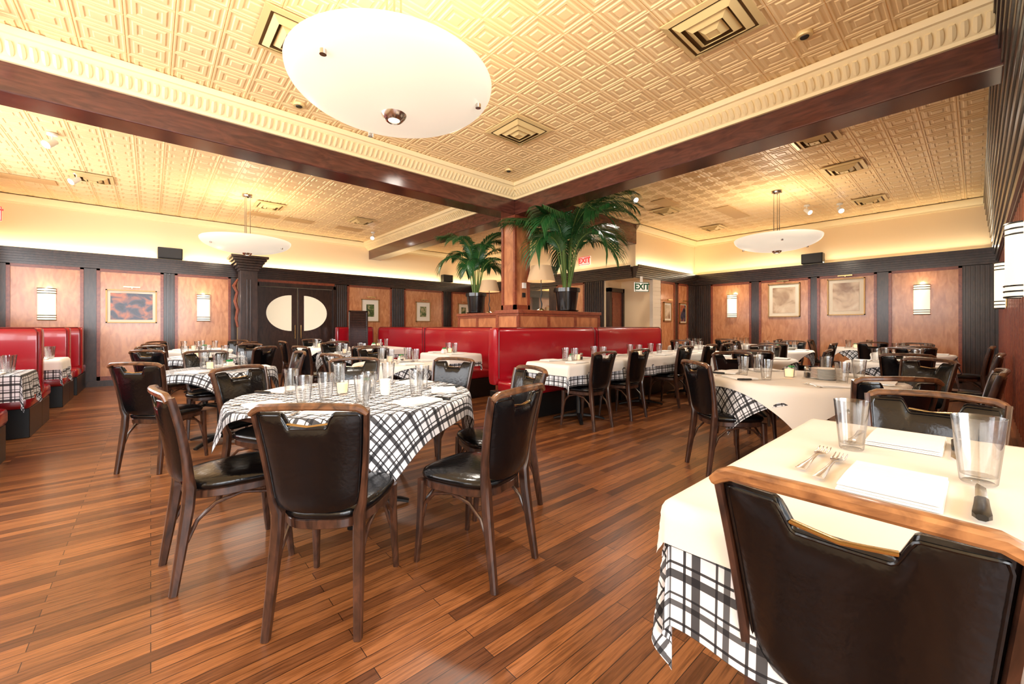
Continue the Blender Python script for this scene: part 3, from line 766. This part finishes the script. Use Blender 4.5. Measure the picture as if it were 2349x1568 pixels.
def lamp(kind,loc,e,size,col=(1,.8,.55),rot=(0,0,0),**k):
    l=bpy.data.lights.new(kind,kind); l.energy=e; l.color=col
    if kind=='POINT': l.shadow_soft_size=size
    elif kind=='SPOT': l.shadow_soft_size=size; l.spot_size=math.radians(k.get('ang',150)); l.spot_blend=.8
    elif kind=='AREA': l.shape='RECTANGLE'; l.size=size[0]; l.size_y=size[1]
    o=bpy.data.objects.new(k.get('name','lamp_light'),l); COL.objects.link(o); o.location=loc; o.rotation_euler=rot; return o
for (x,y,R,zr,zb) in ((1.16,2.45,.62,2.76,2.56),(1.34,8.94,.72,2.80,2.57),(8.45,2.38,.68,2.80,2.57)):
    pendant(x,y,R,zr,zb,'alabaster bowl pendant lamp hanging on metal rods')
    lamp('POINT',(x,y,zr+.06),34 if x<1.2 else 26,.2,(1,.89,.70),name='pendant_uplight')
    lamp('SPOT',(x,y,zb-.06),150 if x>1.2 else 100,.10,(1,.92,.80),name='pendant_downlight',ang=165)

# sconces
def sconce(x,y,z,rz,h=.6,lab='tall opal glass wall sconce with dark bands'):
    r=O('wall_sconce',None,(x,y,z),rz,label=lab,cat='wall sconce',group='wall sconces')
    b=MB(); vs=[];n=14;R=.12
    for zz in (-h/2,h/2):
        for i in range(n+1):
            a=-math.pi/2+math.pi*i/n; vs.append((R*math.cos(a)*.8,R*math.sin(a),zz))
    m=n+1; fs=[(i,i+1,m+i+1,m+i) for i in range(n)]+[tuple(range(m)),tuple(m+i for i in range(m)),(0,m,2*m-1,n)]
    O('sconce_shade',b.add(vs,fs).mesh('ss','sconce'),parent=r,label='opal glass half cylinder')
    for zz in (-h/2,-h/2+.045,-h/2+.09,h/2,h/2-.045,h/2-.09):
        pts=[(.004+(R+.004)*.8*math.cos(a),(R+.004)*math.sin(a),zz) for a in [-math.pi/2+math.pi*i/14 for i in range(15)]]
        O('metal_band',MB().sweep(pts,(.004,.007),6,(0,0,1)).mesh('sb','black'),parent=r,label='thin dark metal band')
    O('back_plate',MB().box(-.012,-.09,-h/2+.02,.001,.09,h/2-.02).mesh('sp','brass',False),parent=r)
for x in (-1.49,.91): sconce(x,11.745,1.64,-math.pi/2)
for y in (4.36,.74): sconce(11.745,y,1.76,math.pi)
for x in (5.35,8.5): sconce(x,-.25,1.76,math.pi/2)
for (x,y,z) in ((-1.49,11.55,1.95),(.91,11.55,1.95),(11.55,4.36,2.1),(11.55,.74,2.1),(5.35,-.08,2.1)):
    lamp('POINT',(x,y,z),3,.04,(1,.82,.56),name='sconce_light')
# pictures
def picture(W,u0,u1,z0,z1,art,lab,mt=.09):
    r=O('framed_picture',None,(0,0,0),label=lab,cat='picture',group='framed pictures')
    t=.022
    b=MB(); 
    for q in ((u0,z0,u0+t,z1),(u1-t,z0,u1,z1),(u0,z0,u1,z0+t),(u0,z1-t,u1,z1)): W.box(b,q[0],.03,q[1],q[2],.065,q[3])
    O('picture_frame',b.mesh('pf','frame',False),parent=r)
    b=MB(); W.box(b,u0+t,.03,z0+t,u1-t,.045,z1-t); O('mount',b.mesh('pm','mat',False),parent=r)
    b=MB(); W.box(b,u0+mt,.045,z0+mt,u1-mt,.05,z1-mt); O('print',b.mesh('pp',art,False),parent=r)
    b=MB(); um=(u0+u1)/2; W.box(b,um-.13,.1,z1+.045,um+.13,.135,z1+.07); W.box(b,um-.01,.03,z1+.03,um+.01,.11,z1+.05)
    O('picture_lamp',b.mesh('pl','brass',False),parent=r,label='small brass picture lamp')
picture(FAR,-.69,.10,1.29,1.98,'art1','dark colour photo print in a gilt frame',.07)
picture(FAR,4.56,5.09,1.35,2.01,'art3','small framed photo with wide white mount',.15)
picture(FAR,6.30,6.82,1.37,2.0,'art3','small framed photo with wide white mount',.15)
picture(FAR,7.9,8.35,1.37,2.0,'art3','small framed photo with wide white mount',.13)
picture(RGT,2.82,3.50,1.45,2.28,'art2','sepia sketch print in a light wooden frame',.1)
picture(RGT,1.62,2.29,1.47,2.30,'art2','sepia sketch print in a light wooden frame',.1)
picture(BLF,9.95,10.35,1.35,1.85,'art2','small framed print on the panelled wall',.07)
picture(BLF,10.8,11.2,1.3,1.85,'art1','small framed print on the panelled wall',.05)

# speakers
def speaker(x,y,rz,w=.42):
    r=O('speaker',None,(x,y,2.685),rz,label='black loudspeaker sitting on the cap moulding',cat='speaker')
    O('speaker_body',MB().box(-w/2,-.1,0,w/2,.1,.24).mesh('spk','black',False,bevel=.015),parent=r)
    O('speaker_grille',MB().box(-w/2+.02,-.112,.02,w/2-.02,-.098,.22).mesh('spg','cone',False,bevel=.004),parent=r)
speaker(.32,11.67,0); speaker(7.4,11.67,0,.36); speaker(11.67,2.55,-math.pi/2); speaker(8.57,8.1,-math.pi/2,.3)

# vents
def vent(x,y,s=.56):
    r=O('ceiling_vent',None,(x,y,CH-.02),label='square metal air diffuser in the tin ceiling',cat='ceiling vent',group='ceiling vents')
    b=MB(); h=s/2
    for k in range(4):
        a=h-k*.07; c=a-.045; z=-.03-.012*k
        if k==0: z=-.012
        vs=[(-a,-a,0-.01*k),(a,-a,0-.01*k),(a,a,-.01*k),(-a,a,-.01*k),(-c,-c,z),(c,-c,z),(c,c,z),(-c,c,z),
            (-a,-a,.008-.01*k),(a,-a,.008-.01*k),(a,a,.008-.01*k),(-a,a,.008-.01*k),(-c,-c,z+.008),(c,-c,z+.008),(c,c,z+.008),(-c,c,z+.008)]
        fs=[]
        for i in range(4):
            j=(i+1)%4; fs+=[(i,j,4+j,4+i),(8+i,12+i,12+j,8+j),(i,8+i,8+j,j),(4+i,4+j,12+j,12+i)]
        b.add(vs,fs)
    b.box(-.05,-.05,-.06,.05,.05,-.05)
    O('vent_louvre',b.mesh('vl','ventm',False),parent=r)
    O('vent_box',MB().box(-h+.03,-h+.03,.004,h-.03,h-.03,.012).mesh('vb','ventd',False),parent=r,label='dark gap behind the louvres')
for x,y in ((3.39,1.40),(3.42,3.75),(.94,3.80),(6.41,1.38),(7.95,1.34),(10.33,1.36),(8.09,4.31),(10.35,4.28),(-.71,9.53),(1.79,9.38),(3.63,9.34)): vent(x,y,.6 if x<5 and y<5 else .5)
SP=dict(name='recessed_spot',cat='recessed light',label='small round recessed ceiling fixture',parts=[
 ('spot_ring',MB().lathe([(.055,CH-.02),(.06,CH-.012),(.06,CH+.01)],24).mesh('rs','ventm')),('spot_lens',MB().lathe([(.03,CH-.026),(.034,CH-.019)],20).mesh('rl','black'))])
for x,y in ((4.09,.95),(1.22,4.92),(4.18,4.82)): spawn(SP,(x,y,0),group='recessed spots')
def tspot(x,y,rz):
    r=O('spotlight',None,(x,y,CH),rz,label='small white adjustable ceiling spotlight',cat='spotlight',group='ceiling spotlights')
    O('mount_plate',MB().lathe([(.05,-.03),(.05,-.005)],20).mesh('mp','whitem'),parent=r)
    O('arm',MB().sweep([(0,0,-.02),(0,0,-.1),(.02,0,-.13)],.008,8,(0,1,0)).mesh('ar','whitem'),parent=r)
    O('spot_head',MB().sweep([(-.04,0,-.09),(.0,0,-.12),(.07,0,-.175)],[.03,.038,.05],16,(0,1,0)).mesh('sh','whitem'),parent=r)
    O('bulb',MB().sweep([(.069,0,-.1745),(.074,0,-.179)],[.042,.04],16,(0,1,0)).mesh('sbulb','bulb'),parent=r)
for x,y in ((-.95,5.0),(-.93,7.7),(-.88,9.4),(6.54,4.1),(9.85,2.25),(10.2,1.79),(4.3,10.3)): tspot(x,y,random.uniform(3.4,4.6))

# exit signs
def textmesh(s,size,mat,ext=.004):
    c=bpy.data.curves.new('t','FONT'); c.body=s; c.size=size; c.extrude=ext; c.align_x='CENTER'; c.align_y='CENTER'; c.offset=size*.03
    o=bpy.data.objects.new('t',c); COL.objects.link(o)
    dg=bpy.context.evaluated_depsgraph_get(); me=bpy.data.meshes.new_from_object(o.evaluated_get(dg))
    bpy.data.objects.remove(o); me.materials.clear(); me.materials.append(M[mat]); return me
def exitsign(loc,rz,mat,lab,rod=0):
    r=O('exit_sign',None,loc,rz,label=lab,cat='exit sign')
    O('sign_box',MB().box(-.18,0,-.11,.18,.05,.11).mesh('sb','exitface',False,bevel=.006),parent=r)
    b=MB()
    for q in ((-.18,-.11,.18,-.098),(-.18,.098,.18,.11),(-.18,-.11,-.168,.11),(.168,-.11,.18,.11)): b.box(q[0],-.004,q[1],q[2],.001,q[3])
    O('sign_border',b.mesh('sbd',mat,False),parent=r)
    O('lettering',textmesh('EXIT',.19,mat),(0,-.003,0),parent=r,rot=(math.pi/2,0,0))
    if rod: O('hanger',MB().box(-.03,.015,.1,.03,.035,.11+rod).mesh('hg','whitem',False),parent=r)
exitsign((8.62,5.18,2.14),-.45,'exitgreen','white exit sign with green letters hanging by the doorway',.14)
exitsign((8.645,6.9,2.96),-math.pi/2,'exitred','small lit exit sign with red letters on the wall')
exitsign((-1.95,10.2,3.0),.1,'exitred','lit exit sign with red letters hanging from the ceiling',.54)

# louvered screen
r=O('louvered_screen',None,(4.0,10.5,0),label='black louvered wooden screen near the panelled wall',cat='screen')
b=MB().box(-.24,-.03,0,-.2,.03,1.62).box(.2,-.03,0,.24,.03,1.62).box(-.24,-.03,1.58,.24,.03,1.62).box(-.24,-.03,.1,.24,.03,.16).box(-.2,.0,.16,.2,.02,1.58)
O('screen_frame',b.mesh('sf','dark',False,bevel=.004),parent=r)
b=MB()
for i in range(22): b.box(-.2,-.02,.2+i*.062,.2,.02,.235+i*.062)
O('slats',b.mesh('sl','dark',False),parent=r)

# ---------------------------------------------------------------- table lamps
def tlamp(x,y,z,s,lab):
    r=O('table_lamp',None,(x,y,z),label=lab,cat='table lamp',sc=s)
    O('lamp_base',MB().lathe([(.085,0),(.085,.015),(.05,.03),(.02,.05)],24).mesh('lb','brass'),parent=r)
    pts=[(0,0,.04),(.015,0,.12),(-.015,0,.2),(.012,0,.3),(0,0,.4),(0,0,.62)]
    O('lamp_pole',MB().sweep(pts,[.01,.014,.009,.013,.008,.007],10,(0,1,0)).mesh('lp','black'),parent=r,label='twisted dark metal stem')
    O('lamp_shade',MB().lathe([(.24,.50),(.17,.76),(.168,.76),(.237,.50)],36,cap=False).mesh('ls','shade'),parent=r,label='tapered beige fabric shade')
tlamp(4.94,4.86,1.475,1.0,'table lamp with beige shade on the wood ledge')
tlamp(5.0,6.35,1.475,.85,'table lamp with beige shade beside a potted palm')
lamp('POINT',(4.94,4.86,2.1),3,.05,name='table_lamp_light'); lamp('POINT',(5.0,6.35,2.0),3,.05,name='table_lamp_light')

# ---------------------------------------------------------------- palms
def capz(X,Y):  # highest z a leaf may reach here (keeps clear of beams and ceiling)
    def s(t): t=max(0,min(1,t)); return t*t*(3-2*t)
    return 3.10+.46*min(s((X-5.24)/.22),s((5.30-Y)/.25))
def palm(x,y,z,ps,H,nf,seed,lab,lw=.010,spread=1.0,rise=.42,top=9):
    rnd=random.Random(seed)
    r=O('potted_palm',None,(x,y,z+.002),label=lab,cat='potted plant')
    q=ps
    O('pot',MB().lathe([(.15*q,0),(.165*q,.01),(.21*q,.34),(.235*q,.345),(.235*q,.41),(.215*q,.41),(.2*q,.36),(.001,.355)],36,cap=False).mesh('pot','blackg'),parent=r,label='glossy black plastic pot')
    O('saucer',MB().lathe([(.19*q,-.0),(.22*q,.022),(.2*q,.022)],32).mesh('sau','blackg'),parent=r)
    O('soil',MB().lathe([(.2*q,.35),(.19*q,.372),(.001,.38)],24,cap=False).mesh('soil','soil'),parent=r)
    st=MB(); lf=MB()
    for k in range(nf):
        az=2*math.pi*(k*0.381966)+rnd.uniform(-.25,.25); t=k/nf
        L=H*(1.08-.42*t)*rnd.uniform(.92,1.05); el0=math.radians(rnd.uniform(86,90)-t*12); bend=math.radians(90+55*t+rnd.uniform(-10,20))*spread
        n=28; p=Vector((math.cos(az)*.05,math.sin(az)*.05,.37)); P=[p.copy()]
        for i in range(n):
            u=(i+1)/n; e2=el0-bend*(max(0,(u-rise)/(1-rise))**1.05)
            p=p+Vector((math.cos(az)*math.cos(e2),math.sin(az)*math.cos(e2),math.sin(e2)))*(L/n); P.append(p.copy())
        zm=max(q_.z for q_ in P)+z; tp=min(3.54,top)-rnd.uniform(0,.25)
        if zm>tp:
            f=(tp-z-.37)/(zm-z-.37)
            for q_ in P: q_.z=.37+(q_.z-.37)*f
        for i,q_ in enumerate(P):
            cz=capz(q_.x+x,q_.y+y)-z-.05
            if q_.z>cz: q_.z=cz+ (0)
        st.sweep(P,[.012*(1-.75*i/n) for i in range(n+1)],6,(.3,.2,1))
        i0=int(n*(rise+.02))
        for i in range(i0,n+1):
            for half in (0,.33,.66):
                u=min(1,(i-i0+half)/(n-i0))
                j=min(i,n); c=P[j]; 
                if half and j<n: c=P[j].lerp(P[j+1],half)
                tg=(P[min(j+1,n)]-P[j-1]).normalized(); side=tg.cross(Vector((0,0,1)))
                if side.length<.05: side=Vector((-math.sin(az),math.cos(az),0))
                side.normalize(); up=side.cross(tg)
                if up.z<0 and abs(tg.z)<.7: up=-up
                ll=.42*H/1.9*(math.sin(math.pi*(.12+.76*u)))**.6*rnd.uniform(.85,1.1)
                for sg in (-1,1):
                    d=(side*sg*.8+tg*(.65+.6*u)+up*.15).normalized()
                    w=up.cross(d).normalized()*lw
                    dr=Vector((0,0,-1)); a=c
                    m1=c+d*ll*.4+dr*ll*.05; m2=c+d*ll*.72+dr*ll*.22; e=c+d*ll*.9+dr*ll*.5
                    if any(q_.z+z>capz(q_.x+x,q_.y+y)+.04 for q_ in (m1,m2,e)) or e.z<.45 and math.hypot(e.x,e.y)<.5: continue
                    cl_=up*.004
                    lf.add([a-w*.3,a+w*.3,m1-w,m1+cl_,m1+w,m2-w*.7,m2+cl_,m2+w*.7,e],[(0,2,3),(0,3,1),(1,3,4),(2,5,6,3),(3,6,7,4),(5,8,6),(6,8,7)])
    O('stems',st.mesh('st','stem'),parent=r)
    me=bpy.data.meshes.new('lf'); me.from_pydata(lf.v,[],lf.f); me.materials.append(M['leaf'])
    O('fronds',me,parent=r,label='arching green palm fronds')
palm(5.52,4.80,1.475,1.0,2.35,19,4,'large potted kentia palm on the wood ledge',.0105)
palm(4.95,6.72,1.475,.9,1.6,14,9,'smaller potted palm beside the wooden column',.0105)

# ---------------------------------------------------------------- lighting
lamp('AREA',(-.3,-3.6,1.9),300,(4,2.4),(.94,.97,1),(math.radians(90),0,0),name='window_light')
lamp('AREA',(-2.3,5.2,2.2),250,(1.6,9.4),(.97,.98,1),(0,math.radians(-90),0),name='window_light')  # broad fill added along the left wall to flatten the lighting
for (x,y,e) in ((3.2,7.6,65),(7.2,8.2,65),(7.2,.9,75),(10.4,3.2,75),(3.0,4.4,40),(.3,10.6,40),(6.8,4.6,50)):
    lamp('SPOT',(x,y,CH-.06),e*2,.12,(1,.93,.82),name='ceiling_downlight',ang=160)  # added fill spots, no ceiling fixtures stand at these points
CW=(1,.87,.64)
lamp('AREA',(3.1,11.70,2.70),26,(11,.06),CW,(math.radians(180-25),0,0),name='cove_uplight')
lamp('AREA',(11.70,2.5,2.70),18,(.06,5.4),CW,(math.radians(180),math.radians(-25),0),name='cove_uplight')
lamp('AREA',(10.2,5.30,2.70),8,(3,.06),CW,(math.radians(180-25),0,0),name='cove_uplight')
lamp('AREA',(8.60,8.6,2.70),14,(.06,6),CW,(math.radians(180),math.radians(-25),0),name='cove_uplight')
w=bpy.data.worlds.new('World'); S.world=w; w.use_nodes=True
w.node_tree.nodes['Background'].inputs[0].default_value=(.95,.97,1,1); w.node_tree.nodes['Background'].inputs[1].default_value=1.6
# ---------------------------------------------------------------- camera
cd=bpy.data.cameras.new('Camera'); cam=bpy.data.objects.new('Camera',cd); COL.objects.link(cam)
cam.location=(0,0,1.22); cam.rotation_euler=(math.radians(90),0,math.radians(-41.4))
cd.sensor_width=36; cd.lens=14.406; cd.shift_y=-36/2349; cd.clip_start=.02
S.camera=cam
